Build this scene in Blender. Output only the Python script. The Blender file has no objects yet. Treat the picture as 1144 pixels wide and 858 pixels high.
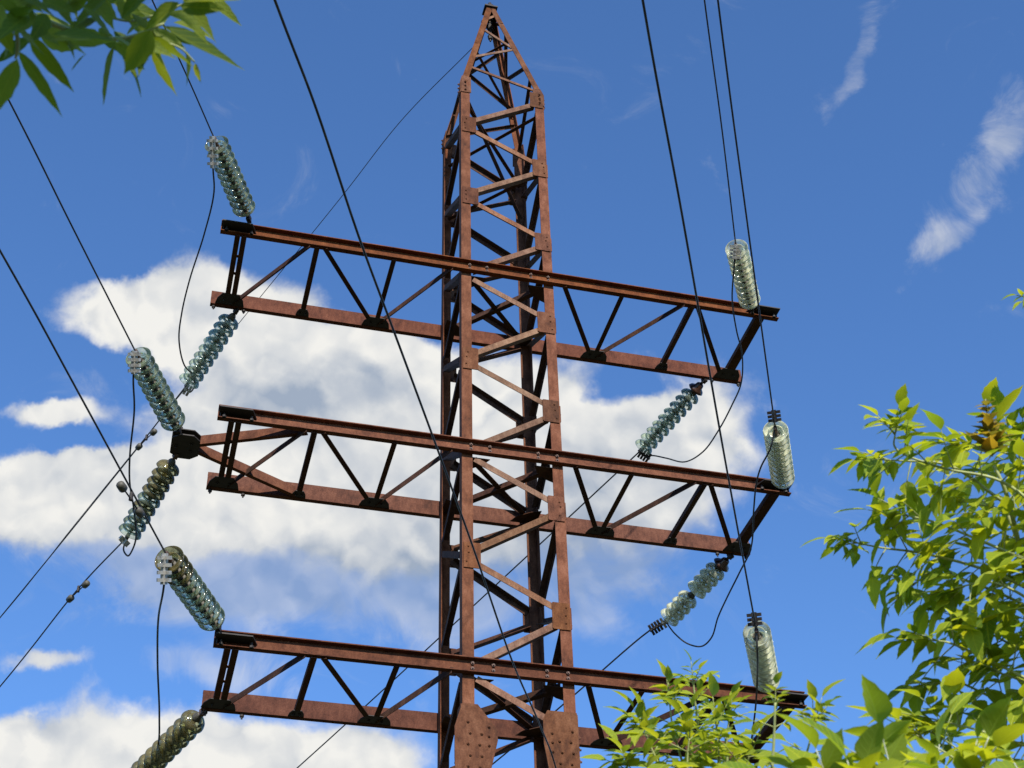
import bpy, bmesh, math, random
from mathutils import Vector, Matrix
PI = math.pi
rad = math.radians
S = bpy.context.scene
COL = S.collection

# ------------------------------------------------------------------ camera
W, H, F = 1144.0, 858.0, 1734.4            # photograph size, focal length in its pixels
CAM = Vector((-3.158, -12.077, 1.6))
CR = Vector((0.968842, -0.246675, -0.022263)).normalized()
CU = Vector((-0.139400, -0.617383, 0.774213)).normalized()
CF = Vector((0.204724, 0.746987, 0.632534)).normalized()
cd = bpy.data.cameras.new('camera')
cam = bpy.data.objects.new('camera', cd); COL.objects.link(cam)
cd.sensor_width = 36.0
cd.lens = 36.0 * F / W
cd.clip_start = 0.05; cd.clip_end = 3000.0
cd.dof.use_dof = True; cd.dof.focus_distance = 14.5; cd.dof.aperture_fstop = 18.0
m = Matrix((CR, CU, -CF)).transposed().to_4x4(); m.translation = CAM
cam.matrix_world = m
S.camera = cam

# ------------------------------------------------------------------ light
SUN_EL, SUN_AZ = 32.0, 181.0               # degrees; azimuth clockwise from +Y
sd = bpy.data.lights.new('sun', 'SUN'); sd.energy = 5.0; sd.angle = rad(0.5); sd.color = (1.0, 0.93, 0.82)
sun = bpy.data.objects.new('sun', sd); COL.objects.link(sun)
sv = Vector((math.sin(rad(SUN_AZ))*math.cos(rad(SUN_EL)), math.cos(rad(SUN_AZ))*math.cos(rad(SUN_EL)), math.sin(rad(SUN_EL))))
sun.rotation_euler = sv.to_track_quat('Z', 'Y').to_euler()
sun.location = (0, -20, 30)
S.view_settings.view_transform = 'Standard'; S.view_settings.look = 'None'
S.view_settings.exposure = 0.35; S.view_settings.gamma = 1.0; S.view_settings.use_curve_mapping = False
S.render.engine = 'CYCLES'
S.cycles.use_denoising = True
S.cycles.max_bounces = 16; S.cycles.transmission_bounces = 14; S.cycles.transparent_max_bounces = 48
S.cycles.caustics_refractive = False; S.cycles.caustics_reflective = False
S.cycles.sample_clamp_indirect = 6.0

# ------------------------------------------------------------------ sky with clouds (world)
wd = bpy.data.worlds.new('World'); S.world = wd; wd.use_nodes = True
nt = wd.node_tree; nt.nodes.clear()
def N(t, **k):
    n = nt.nodes.new(t)
    for a, b in k.items(): setattr(n, a, b)
    return n
def math_(op, a, b=None, c=None, clamp=False):
    n = N('ShaderNodeMath', operation=op); n.use_clamp = clamp
    for i, v in enumerate((a, b, c)):
        if v is None: continue
        if isinstance(v, (int, float)): n.inputs[i].default_value = v
        else: nt.links.new(v, n.inputs[i])
    return n.outputs[0]
def vdot(v, c):
    n = N('ShaderNodeVectorMath', operation='DOT_PRODUCT'); nt.links.new(v, n.inputs[0]); n.inputs[1].default_value = c
    return n.outputs['Value']
sky = N('ShaderNodeTexSky', sky_type='NISHITA')
sky.sun_disc = False; sky.sun_elevation = rad(SUN_EL); sky.sun_rotation = rad(SUN_AZ)
sky.air_density = 1.0; sky.dust_density = 0.3; sky.ozone_density = 2.6; sky.altitude = 300
tc = N('ShaderNodeTexCoord'); DIR = tc.outputs['Generated']
# the cloud deck: a patch of the sky round the direction (0.205, 0.747, 0.633); 1 unit = 1 radian there
df = math_('MAXIMUM', vdot(DIR, CF), 0.15)
su = math_('DIVIDE', vdot(DIR, CR), df)
sv_ = math_('DIVIDE', vdot(DIR, CU), df)
comb = N('ShaderNodeCombineXYZ'); nt.links.new(su, comb.inputs[0]); nt.links.new(sv_, comb.inputs[1])
def noise(scale, detail, rough, vec=None, dist=0.0, off=0.0):
    n = N('ShaderNodeTexNoise', noise_dimensions='3D')
    mp = N('ShaderNodeMapping'); nt.links.new(vec or comb.outputs[0], mp.inputs[0]); mp.inputs['Location'].default_value = (off, off*0.7, off*1.3)
    nt.links.new(mp.outputs[0], n.inputs['Vector'])
    n.inputs['Scale'].default_value = scale; n.inputs['Detail'].default_value = detail; n.inputs['Roughness'].default_value = rough
    n.inputs['Distortion'].default_value = dist
    return n
nA = noise(7.0, 10, 0.60, dist=0.35, off=3.1)
nB = noise(30.0, 8, 0.66, dist=.3, off=9.7)
nW = noise(15.0, 10, .66, dist=1.0, off=23.0)
nC = noise(6.5, 5, 0.5, off=17.3)
def billow(vec):
    """heaped, cauliflower-like lumps: the folded noise of two sizes"""
    out = None
    for sc, amp, dt in ((11.0, .62, 3.0), (27.0, .30, 2.0)):
        v = N('ShaderNodeTexNoise', noise_dimensions='2D'); nt.links.new(vec, v.inputs['Vector'])
        v.inputs['Scale'].default_value = sc; v.inputs['Detail'].default_value = dt; v.inputs['Roughness'].default_value = .45
        t = math_('ABSOLUTE', math_('SUBTRACT', v.outputs[0], .5))
        t = math_('MULTIPLY', math_('SUBTRACT', .16, t), amp*3.0); out = t if out is None else math_('ADD', out, t)
    return out
wn = N('ShaderNodeTexNoise'); nt.links.new(comb.outputs[0], wn.inputs['Vector']); wn.inputs['Scale'].default_value = 20; wn.inputs['Detail'].default_value = 5; wn.inputs['Roughness'].default_value = .62
wsub = N('ShaderNodeVectorMath', operation='MULTIPLY_ADD'); nt.links.new(wn.outputs['Color'], wsub.inputs[0]); wsub.inputs[1].default_value = (.03, .03, .0); nt.links.new(comb.outputs[0], wsub.inputs[2])
shf = N('ShaderNodeVectorMath', operation='ADD'); nt.links.new(wsub.outputs[0], shf.inputs[0]); shf.inputs[1].default_value = (.004, .011, 0)
bw0, bw1 = billow(wsub.outputs[0]), billow(shf.outputs[0])
# warp of the blob coordinates
wu = math_('ADD', su, math_('MULTIPLY', math_('SUBTRACT', noise(9, 6, .6, off=1.7).outputs[0], .5), 0.075))
wv = math_('ADD', sv_, math_('MULTIPLY', math_('SUBTRACT', noise(9, 6, .6, off=5.9).outputs[0], .5), 0.065))
def blob(px, py, rx, ry, amp, ang=0.0):
    cx, cy = (px-W/2)/F, -(py-H/2)/F
    a = math_('SUBTRACT', wu, cx); b = math_('SUBTRACT', wv, cy)
    ca, sa = math.cos(rad(ang)), math.sin(rad(ang))
    x = math_('ADD', math_('MULTIPLY', a, ca*F/rx), math_('MULTIPLY', b, sa*F/rx))
    y = math_('ADD', math_('MULTIPLY', a, -sa*F/ry), math_('MULTIPLY', b, ca*F/ry))
    r2 = math_('ADD', math_('MULTIPLY', x, x), math_('MULTIPLY', y, y))
    g = math_('DIVIDE', 1.0, math_('ADD', 1.0, math_('MULTIPLY', r2, r2)))
    return math_('MULTIPLY', g, amp)
BL = [  # thick cumulus
    (175, 352, 112, 48, 1.05), (280, 375, 100, 62, .95), (410, 432, 120, 62, .95), (330, 480, 120, 58, .9), (480, 480, 110, 80, .85), (240, 552, 240, 48, 1.1), (50, 556, 110, 40, 1.0),
    (430, 575, 130, 58, .95), (560, 500, 110, 72, .85), (610, 455, 50, 36, .55), (765, 480, 72, 60, .85), (690, 540, 90, 55, .75), (40, 470, 52, 14, .75), (672, 447, 34, 13, -.42), (712, 424, 46, 15, -.5), (95, 418, 90, 30, -.65), (75, 499, 75, 12, -.40), (120, 300, 60, 16, -.3), (440, 340, 60, 26, -.5), (560, 330, 90, 60, -.5),
    (190, 858, 190, 50, 1.15), (375, 850, 85, 34, .8), (35, 737, 55, 13, .65), (10, 812, 28, 22, .6), (60, 862, 60, 28, .7)]
BT = [  # thin veils and wisps
    (340, 640, 190, 62, 1.05), (230, 640, 110, 45, .6), (665, 600, 95, 90, .95), (110, 590, 150, 40, .5), (700, 720, 90, 26, .5, -25), (215, 750, 50, 20, .55), (300, 755, 60, 30, .45),
    (1085, 215, 90, 30, .50, 50), (1122, 150, 60, 26, .46, 70), (1060, 262, 40, 16, .46, 30), (955, 70, 60, 16, .62, 75), (930, 105, 35, 14, .30, 20), (1110, 340, 40, 12, .35), (1115, 120, 50, 18, .34, 60), (520, 690, 90, 50, .45), (120, 440, 60, 30, .3), (800, 560, 60, 60, .25)]
def total(L):
    acc = None
    for b in L:
        g = blob(*b); acc = g if acc is None else math_('ADD', acc, g)
    return acc
def ramp(v, lo, hi):
    n = N('ShaderNodeMapRange', interpolation_type='SMOOTHSTEP'); n.clamp = True
    nt.links.new(v, n.inputs[0]); n.inputs[1].default_value = lo; n.inputs[2].default_value = hi
    return n.outputs[0]
fld = math_('ADD', math_('MINIMUM', total(BL), 1.25), math_('MULTIPLY', math_('SUBTRACT', nA.outputs[0], .5), 1.25))
fld = math_('ADD', fld, math_('ADD', math_('MULTIPLY', math_('SUBTRACT', nB.outputs[0], .5), .45), math_('MULTIPLY', bw0, .50)))
thick = ramp(fld, .40, .92)
thin = ramp(math_('ADD', total(BT), math_('MULTIPLY', math_('SUBTRACT', nW.outputs[0], .5), 2.3)), .22, 1.25)
thin = math_('MULTIPLY', thin, .55)
mask = math_('SUBTRACT', 1.0, math_('MULTIPLY', math_('SUBTRACT', 1.0, thick), math_('SUBTRACT', 1.0, thin)))
# cloud brightness: white crests, blue-grey bellies (self-shading painted into the cloud colour)
sh = ramp(math_('ADD', math_('MULTIPLY', nC.outputs[0], .75), math_('MULTIPLY', nB.outputs[0], .25)), .36, .64)
belly = math_('ADD', math_('ADD', blob(360, 440, 120, 30, .75), blob(560, 560, 160, 60, .25)), math_('ADD', blob(300, 650, 300, 50, .6), blob(690, 620, 120, 80, .5)))
relief = math_('MULTIPLY', math_('SUBTRACT', bw1, bw0), 1.1)
edge = math_('MULTIPLY', math_('SUBTRACT', 1.0, ramp(fld, .5, 1.2)), .12)
shade = math_('SUBTRACT', math_('SUBTRACT', math_('SUBTRACT', math_('SUBTRACT', 1.0, math_('MULTIPLY', sh, .26)), relief), edge), belly, clamp=True)
cmix = N('ShaderNodeMix', data_type='RGBA')
nt.links.new(shade, cmix.inputs[0]); cmix.inputs[6].default_value = (1.95, 2.35, 3.0, 1); cmix.inputs[7].default_value = (5.0, 4.95, 4.75, 1)
skym = N('ShaderNodeMix', data_type='RGBA')
SKYTINT = N('ShaderNodeMix', data_type='RGBA', blend_type='MULTIPLY'); SKYTINT.inputs[0].default_value = 1.0
nt.links.new(sky.outputs[0], SKYTINT.inputs[6]); SKYTINT.inputs[7].default_value = (.66, .95, 1.28, 1)
nt.links.new(mask, skym.inputs[0]); nt.links.new(SKYTINT.outputs[2], skym.inputs[6]); nt.links.new(cmix.outputs[2], skym.inputs[7])
bg = N('ShaderNodeBackground'); bg.inputs['Strength'].default_value = 0.14
wo = N('ShaderNodeOutputWorld'); nt.links.new(skym.outputs[2], bg.inputs['Color']); nt.links.new(bg.outputs[0], wo.inputs['Surface'])

# ------------------------------------------------------------------ helpers
def ray(px, py):
    return (CF + CR*((px-W/2)/F) - CU*((py-H/2)/F)).normalized()
def at(px, py, dist): return CAM + ray(px, py)*dist
def at_y(px, py, y):
    d = ray(px, py); return CAM + d*((y-CAM.y)/d.y)
def at_z(px, py, z):
    d = ray(px, py); return CAM + d*((z-CAM.z)/d.z)
def at_plane(px, py, P, n):
    d = ray(px, py); return CAM + d*(((P-CAM).dot(n))/d.dot(n))

class MB:
    def __init__(s): s.v = []; s.f = []; s.uv = None
    def prism(s, p0, p1, a, a0, a1, b, b0, b1):
        o = len(s.v)
        for p in (p0, p1):
            for u, w in ((a0, b0), (a1, b0), (a1, b1), (a0, b1)): s.v.append(p + a*u + b*w)
        for q in ((0, 3, 2, 1), (4, 5, 6, 7), (0, 1, 5, 4), (1, 2, 6, 5), (2, 3, 7, 6), (3, 0, 4, 7)): s.f.append([o+i for i in q])
        return s
    def box(s, c, sx, sy, sz):
        c = Vector(c); return s.prism(c-Vector((sx/2, 0, 0)), c+Vector((sx/2, 0, 0)), Vector((0, 1, 0)), -sy/2, sy/2, Vector((0, 0, 1)), -sz/2, sz/2)
    def poly(s, pts, n, t):
        """a flat plate: outline pts, thickness t along n"""
        o = len(s.v); k = len(pts)
        s.v += [Vector(p) for p in pts] + [Vector(p)+n*t for p in pts]
        s.f.append([o+i for i in reversed(range(k))]); s.f.append([o+k+i for i in range(k)])
        for i in range(k): j = (i+1) % k; s.f.append([o+i, o+j, o+k+j, o+k+i])
        return s
    def tube(s, pts, r, n=8, r1=None, cap=True):
        pts = [Vector(p) for p in pts]; o = len(s.v); m = len(pts)
        up = None
        for i, p in enumerate(pts):
            t = (pts[min(i+1, m-1)] - pts[max(i-1, 0)]).normalized()
            if up is None: up = t.orthogonal().normalized()
            up = (up - t*up.dot(t)).normalized(); w = t.cross(up)
            rr = r if r1 is None else r + (r1-r)*i/(m-1)
            if isinstance(r, (list, tuple)): rr = r[i]
            for k in range(n):
                a = 2*PI*k/n; s.v.append(p + up*math.cos(a)*rr + w*math.sin(a)*rr)
        for i in range(m-1):
            for k in range(n):
                l = (k+1) % n
                s.f.append([o+i*n+k, o+i*n+l, o+(i+1)*n+l, o+(i+1)*n+k])
        if cap:
            s.f.append([o+k for k in reversed(range(n))]); s.f.append([o+(m-1)*n+k for k in range(n)])
        return s
    def lathe(s, prof, n=24, M=None, closed=True):
        o = len(s.v); m = len(prof); M = M or Matrix()
        for r, z in prof:
            for k in range(n):
                a = 2*PI*k/n; s.v.append(M @ Vector((r*math.cos(a), r*math.sin(a), z)))
        for i in range(m if closed else m-1):
            j = (i+1) % m
            for k in range(n):
                l = (k+1) % n; s.f.append([o+i*n+k, o+i*n+l, o+j*n+l, o+j*n+k])
        return s
    def build(s, name, mat, parent=None, smooth=False):
        me = bpy.data.meshes.new(name); me.from_pydata([tuple(v) for v in s.v], [], s.f)
        bm = bmesh.new(); bm.from_mesh(me); bmesh.ops.recalc_face_normals(bm, faces=bm.faces); bm.to_mesh(me); bm.free()
        if smooth:
            for p in me.polygons: p.use_smooth = True
        me.materials.append(mat)
        o = bpy.data.objects.new(name, me); COL.objects.link(o)
        if parent is not None: adopt(o, parent)
        return o
def adopt(o, parent):
    o.parent = parent
    M = Matrix()
    q = parent
    while q is not None:
        M = q.matrix_basis @ M; q = q.parent
    o.matrix_parent_inverse = M.inverted()
def tag(o, label=None, cat=None, group=None, kind=None):
    if label: o['label'] = label
    if cat: o['category'] = cat
    if group: o['group'] = group
    if kind: o['kind'] = kind
    return o
def empty(name, loc):
    o = bpy.data.objects.new(name, None); COL.objects.link(o); o.location = loc; o.empty_display_size = .2
    return o
def spline(pts, n=10):
    """centripetal Catmull-Rom through pts"""
    P = [Vector(p) for p in pts]; P = [P[0]*2-P[1]] + P + [P[-1]*2-P[-2]]
    out = []
    for i in range(1, len(P)-2):
        a, b, c, d = P[i-1:i+3]
        t0 = 0.0; t1 = t0 + max(1e-5, (b-a).length**.5); t2 = t1 + max(1e-5, (c-b).length**.5); t3 = t2 + max(1e-5, (d-c).length**.5)
        for k in range(n):
            t = t1 + (t2-t1)*k/n
            A1_ = a*((t1-t)/(t1-t0)) + b*((t-t0)/(t1-t0)); A2_ = b*((t2-t)/(t2-t1)) + c*((t-t1)/(t2-t1)); A3_ = c*((t3-t)/(t3-t2)) + d*((t-t2)/(t3-t2))
            B1_ = A1_*((t2-t)/(t2-t0)) + A2_*((t-t0)/(t2-t0)); B2_ = A2_*((t3-t)/(t3-t1)) + A3_*((t-t1)/(t3-t1))
            out.append(B1_*((t2-t)/(t2-t1)) + B2_*((t-t1)/(t2-t1)))
    out.append(P[-2]); return out

# ------------------------------------------------------------------ materials
def mat(name):
    M = bpy.data.materials.new(name); M.use_nodes = True
    return M, M.node_tree, M.node_tree.nodes['Principled BSDF']
def rust(name, c_dark, c_mid, c_light, seed=0.0, light_amt=.5, rough=.88):
    M, t, b = mat(name); L = t.links
    tc = t.nodes.new('ShaderNodeTexCoord'); mp = t.nodes.new('ShaderNodeMapping'); L.new(tc.outputs['Object'], mp.inputs[0]); mp.inputs['Location'].default_value = (seed, seed*1.7, seed*.6)
    def nz(sc, d, r, scale=(1, 1, 1)):
        n = t.nodes.new('ShaderNodeTexNoise'); m2 = t.nodes.new('ShaderNodeMapping'); m2.inputs['Scale'].default_value = scale
        L.new(mp.outputs[0], m2.inputs[0]); L.new(m2.outputs[0], n.inputs['Vector'])
        n.inputs['Scale'].default_value = sc; n.inputs['Detail'].default_value = d; n.inputs['Roughness'].default_value = r
        return n.outputs[0]
    a, st, fine = nz(4.5, 9, .68), nz(20, 6, .72, (1, 1, .38)), nz(70, 5, .75)
    mx = t.nodes.new('ShaderNodeMath'); mx.operation = 'MULTIPLY_ADD'; L.new(st, mx.inputs[0]); mx.inputs[1].default_value = .45
    m3 = t.nodes.new('ShaderNodeMath'); m3.operation = 'MULTIPLY'; L.new(a, m3.inputs[0]); m3.inputs[1].default_value = .55; L.new(m3.outputs[0], mx.inputs[2])
    cr = t.nodes.new('ShaderNodeValToRGB'); L.new(mx.outputs[0], cr.inputs[0])
    e = cr.color_ramp.elements; e[0].position = .33; e[0].color = (*c_dark, 1); e[1].position = .68; e[1].color = (*c_light, 1)
    q = e.new(.49); q.color = (*c_mid, 1)
    # speckle: small dark pits and pale flakes
    r2 = t.nodes.new('ShaderNodeValToRGB'); L.new(fine, r2.inputs[0]); r2.color_ramp.elements[0].position = .3; r2.color_ramp.elements[0].color = (.5, .45, .42, 1)
    r2.color_ramp.elements[1].position = .62; r2.color_ramp.elements[1].color = (1.12, 1.08, 1.05, 1)
    mm = t.nodes.new('ShaderNodeMix'); mm.data_type = 'RGBA'; mm.blend_type = 'MULTIPLY'; mm.inputs[0].default_value = .8
    L.new(cr.outputs[0], mm.inputs[6]); L.new(r2.outputs[0], mm.inputs[7])
    # every member has rusted a little differently
    oi = t.nodes.new('ShaderNodeObjectInfo'); hs = t.nodes.new('ShaderNodeHueSaturation'); L.new(mm.outputs[2], hs.inputs['Color'])
    for sock, k0, k1, mul in (('Value', .74, 1.18, 1.0), ('Saturation', .9, 1.1, 7.31), ('Hue', .494, .504, 13.7)):
        fr_ = t.nodes.new('ShaderNodeMath'); fr_.operation = 'MULTIPLY'; L.new(oi.outputs['Random'], fr_.inputs[0]); fr_.inputs[1].default_value = mul
        f2 = t.nodes.new('ShaderNodeMath'); f2.operation = 'FRACT'; L.new(fr_.outputs[0], f2.inputs[0])
        mr_ = t.nodes.new('ShaderNodeMapRange'); L.new(f2.outputs[0], mr_.inputs[0]); mr_.inputs[3].default_value = k0; mr_.inputs[4].default_value = k1; L.new(mr_.outputs[0], hs.inputs[sock])
    L.new(hs.outputs[0], b.inputs['Base Color'])
    b.inputs['Roughness'].default_value = rough; b.inputs['Specular IOR Level'].default_value = .25
    bp = t.nodes.new('ShaderNodeBump'); bp.inputs['Strength'].default_value = .35; bp.inputs['Distance'].default_value = .004
    L.new(fine, bp.inputs['Height']); L.new(bp.outputs[0], b.inputs['Normal'])
    return M
RUST = rust('rusty_steel', (.034, .013, .007), (.135, .050, .021), (.245, .108, .056))
RUST_ARM = rust('rusty_channel_steel', (.034, .012, .007), (.110, .037, .017), (.190, .073, .035), 4.0)
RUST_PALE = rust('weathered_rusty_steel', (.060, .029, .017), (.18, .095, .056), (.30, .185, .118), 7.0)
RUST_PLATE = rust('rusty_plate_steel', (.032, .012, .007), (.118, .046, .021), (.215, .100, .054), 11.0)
RUST_SHADE = rust('shaded_rusty_steel', (.020, .010, .007), (.066, .030, .018), (.13, .065, .040), 15.0)  # same steel, with the shade on inner and underside members put into the colour
def plain(name, col, rough=.6, metal=0.0, var=.35, scale=30):
    M, t, b = mat(name); L = t.links
    n = t.nodes.new('ShaderNodeTexNoise'); n.inputs['Scale'].default_value = scale; n.inputs['Detail'].default_value = 5
    tc = t.nodes.new('ShaderNodeTexCoord'); L.new(tc.outputs['Object'], n.inputs['Vector'])
    cr = t.nodes.new('ShaderNodeValToRGB'); L.new(n.outputs[0], cr.inputs[0])
    cr.color_ramp.elements[0].position = .3; cr.color_ramp.elements[1].position = .7
    cr.color_ramp.elements[0].color = (*[c*(1-var) for c in col], 1); cr.color_ramp.elements[1].color = (*[c*(1+var) for c in col], 1)
    L.new(cr.outputs[0], b.inputs['Base Color']); b.inputs['Roughness'].default_value = rough; b.inputs['Metallic'].default_value = metal
    return M
WIRE = plain('aged_conductor', (.034, .033, .034), .5, .2, .5, 9)
BLACK = plain('dark_and_shaded_iron', (.022, .016, .014), .7)
GALV = plain('galvanised_fitting', (.42, .40, .36), .5, .3)
CAPM = plain('cast_iron_cap', (.07, .062, .045), .6)
PORC = plain('brown_porcelain', (.045, .018, .012), .25)
BOLT = plain('bolt_steel', (.10, .055, .04), .7)
def glass(name, col, haze, hcol):
    """thin toughened glass shell: it soaks up more light where it is crossed at a slant, mirrors by Fresnel, and carries a film of dust"""
    M, t, b = mat(name); L = t.links; t.nodes.remove(b)
    lw = t.nodes.new('ShaderNodeLayerWeight'); lw.inputs['Blend'].default_value = .35
    pw = t.nodes.new('ShaderNodeMath'); pw.operation = 'POWER'; L.new(lw.outputs['Facing'], pw.inputs[0]); pw.inputs[1].default_value = 2.8
    cm = t.nodes.new('ShaderNodeMix'); cm.data_type = 'RGBA'; L.new(pw.outputs[0], cm.inputs[0]); cm.inputs[6].default_value = (*col, 1); cm.inputs[7].default_value = (col[0]*.28, col[1]*.44, col[2]*.38, 1)
    tr = t.nodes.new('ShaderNodeBsdfTransparent'); L.new(cm.outputs[2], tr.inputs[0])
    gl = t.nodes.new('ShaderNodeBsdfGlossy'); gl.inputs['Roughness'].default_value = .09
    fr = t.nodes.new('ShaderNodeFresnel'); fr.inputs[0].default_value = 1.5
    m1 = t.nodes.new('ShaderNodeMixShader'); L.new(fr.outputs[0], m1.inputs[0]); L.new(tr.outputs[0], m1.inputs[1]); L.new(gl.outputs[0], m1.inputs[2])
    d = t.nodes.new('ShaderNodeBsdfDiffuse'); tl = t.nodes.new('ShaderNodeBsdfTranslucent'); d.inputs[0].default_value = (*hcol, 1); tl.inputs[0].default_value = (*hcol, 1)
    dm = t.nodes.new('ShaderNodeMixShader'); dm.inputs[0].default_value = .5; L.new(d.outputs[0], dm.inputs[1]); L.new(tl.outputs[0], dm.inputs[2])
    n = t.nodes.new('ShaderNodeTexNoise'); n.inputs['Scale'].default_value = 16; n.inputs['Detail'].default_value = 5
    tc = t.nodes.new('ShaderNodeTexCoord'); oi = t.nodes.new('ShaderNodeObjectInfo'); ad = t.nodes.new('ShaderNodeVectorMath'); ad.operation = 'ADD'
    L.new(tc.outputs['Object'], ad.inputs[0]); L.new(oi.outputs['Location'], ad.inputs[1]); L.new(ad.outputs[0], n.inputs['Vector'])
    mr = t.nodes.new('ShaderNodeMapRange'); L.new(n.outputs[0], mr.inputs[0]); mr.inputs[1].default_value = .3; mr.inputs[2].default_value = .7; mr.inputs[3].default_value = haze*.4; mr.inputs[4].default_value = haze*1.6
    rv = t.nodes.new('ShaderNodeMath'); rv.operation = 'MULTIPLY_ADD'; L.new(oi.outputs['Random'], rv.inputs[0]); rv.inputs[1].default_value = .7; rv.inputs[2].default_value = .65
    mh = t.nodes.new('ShaderNodeMath'); mh.operation = 'MULTIPLY'; L.new(mr.outputs[0], mh.inputs[0]); L.new(rv.outputs[0], mh.inputs[1])
    mx = t.nodes.new('ShaderNodeMixShader'); L.new(mh.outputs[0], mx.inputs[0]); L.new(m1.outputs[0], mx.inputs[1]); L.new(dm.outputs[0], mx.inputs[2])
    L.new(mx.outputs[0], t.nodes['Material Output'].inputs['Surface'])
    return M
GL_CLEAR = glass('pale_green_glass', (.96, .985, .93), .46, (.96, .97, .76))
GL_GREEN = glass('green_glass', (.93, .975, .93), .15, (.66, .75, .52))
GL_PALE = glass('grey_green_glass', (.95, .98, .95), .24, (.84, .95, .74))
GL_DIRTY = glass('dirty_olive_glass', (.84, .85, .66), .34, (.34, .29, .15))
def leafmat(name, top, under, young=False):
    M, t, b = mat(name); L = t.links
    uv = t.nodes.new('ShaderNodeUVMap'); sp = t.nodes.new('ShaderNodeSeparateXYZ'); L.new(uv.outputs[0], sp.inputs[0])
    geo = t.nodes.new('ShaderNodeNewGeometry')
    # own colour of each leaf
    rn = t.nodes.new('ShaderNodeValToRGB'); L.new(geo.outputs['Random Per Island'], rn.inputs[0])
    e = rn.color_ramp.elements; e[0].color = (top[0]*.42, top[1]*.58, top[2]*.8, 1); e[1].color = (top[0]*1.35, top[1]*1.2, top[2]*1.05, 1)
    q = e.new(.5); q.color = (*top, 1)
    # veins: midrib and slanting side veins
    ab = t.nodes.new('ShaderNodeMath'); ab.operation = 'ABSOLUTE'; L.new(sp.outputs[0], ab.inputs[0])
    sl = t.nodes.new('ShaderNodeMath'); sl.operation = 'MULTIPLY_ADD'; L.new(ab.outputs[0], sl.inputs[0]); sl.inputs[1].default_value = -.28; L.new(sp.outputs[1], sl.inputs[2])
    wv = t.nodes.new('ShaderNodeMath'); wv.operation = 'MULTIPLY'; L.new(sl.outputs[0], wv.inputs[0]); wv.inputs[1].default_value = 44
    sn = t.nodes.new('ShaderNodeMath'); sn.operation = 'SINE'; L.new(wv.outputs[0], sn.inputs[0])
    vr = t.nodes.new('ShaderNodeMapRange'); L.new(sn.outputs[0], vr.inputs[0]); vr.inputs[1].default_value = .75; vr.inputs[2].default_value = 1.0; vr.inputs[4].default_value = .5
    md = t.nodes.new('ShaderNodeMapRange'); L.new(ab.outputs[0], md.inputs[0]); md.inputs[1].default_value = .10; md.inputs[2].default_value = .03; md.inputs[3].default_value = 0; md.inputs[4].default_value = .8
    vx = t.nodes.new('ShaderNodeMath'); vx.operation = 'MAXIMUM'; L.new(vr.outputs[0], vx.inputs[0]); L.new(md.outputs[0], vx.inputs[1])
    cm = t.nodes.new('ShaderNodeMix'); cm.data_type = 'RGBA'; L.new(vx.outputs[0], cm.inputs[0]); L.new(rn.outputs[0], cm.inputs[6]); cm.inputs[7].default_value = (top[0]*1.9, top[1]*1.6, top[2]*1.5, 1)
    # underside paler and duller: two sides of one real leaf
    un = t.nodes.new('ShaderNodeMix'); un.data_type = 'RGBA'; L.new(geo.outputs['Backfacing'], un.inputs[0]); L.new(cm.outputs[2], un.inputs[6])
    uc = t.nodes.new('ShaderNodeMix'); uc.data_type = 'RGBA'; L.new(vx.outputs[0], uc.inputs[0]); uc.inputs[6].default_value = (*under, 1); uc.inputs[7].default_value = (*[min(1, c*1.5) for c in under], 1)
    L.new(uc.outputs[2], un.inputs[7]); L.new(un.outputs[2], b.inputs['Base Color'])
    b.inputs['Roughness'].default_value = .55; b.inputs['Specular IOR Level'].default_value = .2
    bp = t.nodes.new('ShaderNodeBump'); bp.inputs['Strength'].default_value = .5; bp.inputs['Distance'].default_value = .002; L.new(vx.outputs[0], bp.inputs['Height']); bp.invert = True
    L.new(bp.outputs[0], b.inputs['Normal'])
    tr = t.nodes.new('ShaderNodeBsdfTranslucent'); tm = t.nodes.new('ShaderNodeMix'); tm.data_type = 'RGBA'; tm.blend_type = 'MULTIPLY'; tm.inputs[0].default_value = 1
    L.new(rn.outputs[0], tm.inputs[6]); tm.inputs[7].default_value = (2.6, 2.3, .9, 1); L.new(tm.outputs[2], tr.inputs[0])
    mx = t.nodes.new('ShaderNodeMixShader'); mx.inputs[0].default_value = .42; L.new(b.outputs[0], mx.inputs[1]); L.new(tr.outputs[0], mx.inputs[2])
    L.new(mx.outputs[0], t.nodes['Material Output'].inputs['Surface'])
    return M
LEAF = leafmat('maple_leaf', (.240, .300, .022), (.18, .23, .035))
LEAF_Y = leafmat('young_leaf', (.225, .285, .030), (.17, .21, .04))
LEAF_RED = leafmat('red_shoot_leaf', (.20, .165, .030), (.14, .10, .03))
LEAF_DK = leafmat('shaded_maple_leaf', (.11, .150, .014), (.075, .105, .018))  # maple leaf colour darkened for the shade under its own crown
STEM = plain('green_stem', (.30, .33, .12), .6, 0, .25)
STEM_PALE = plain('pale_young_stem', (.38, .40, .30), .6, 0, .2)
BARK = plain('young_bark', (.16, .135, .09), .85, 0, .45, 18)

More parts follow.
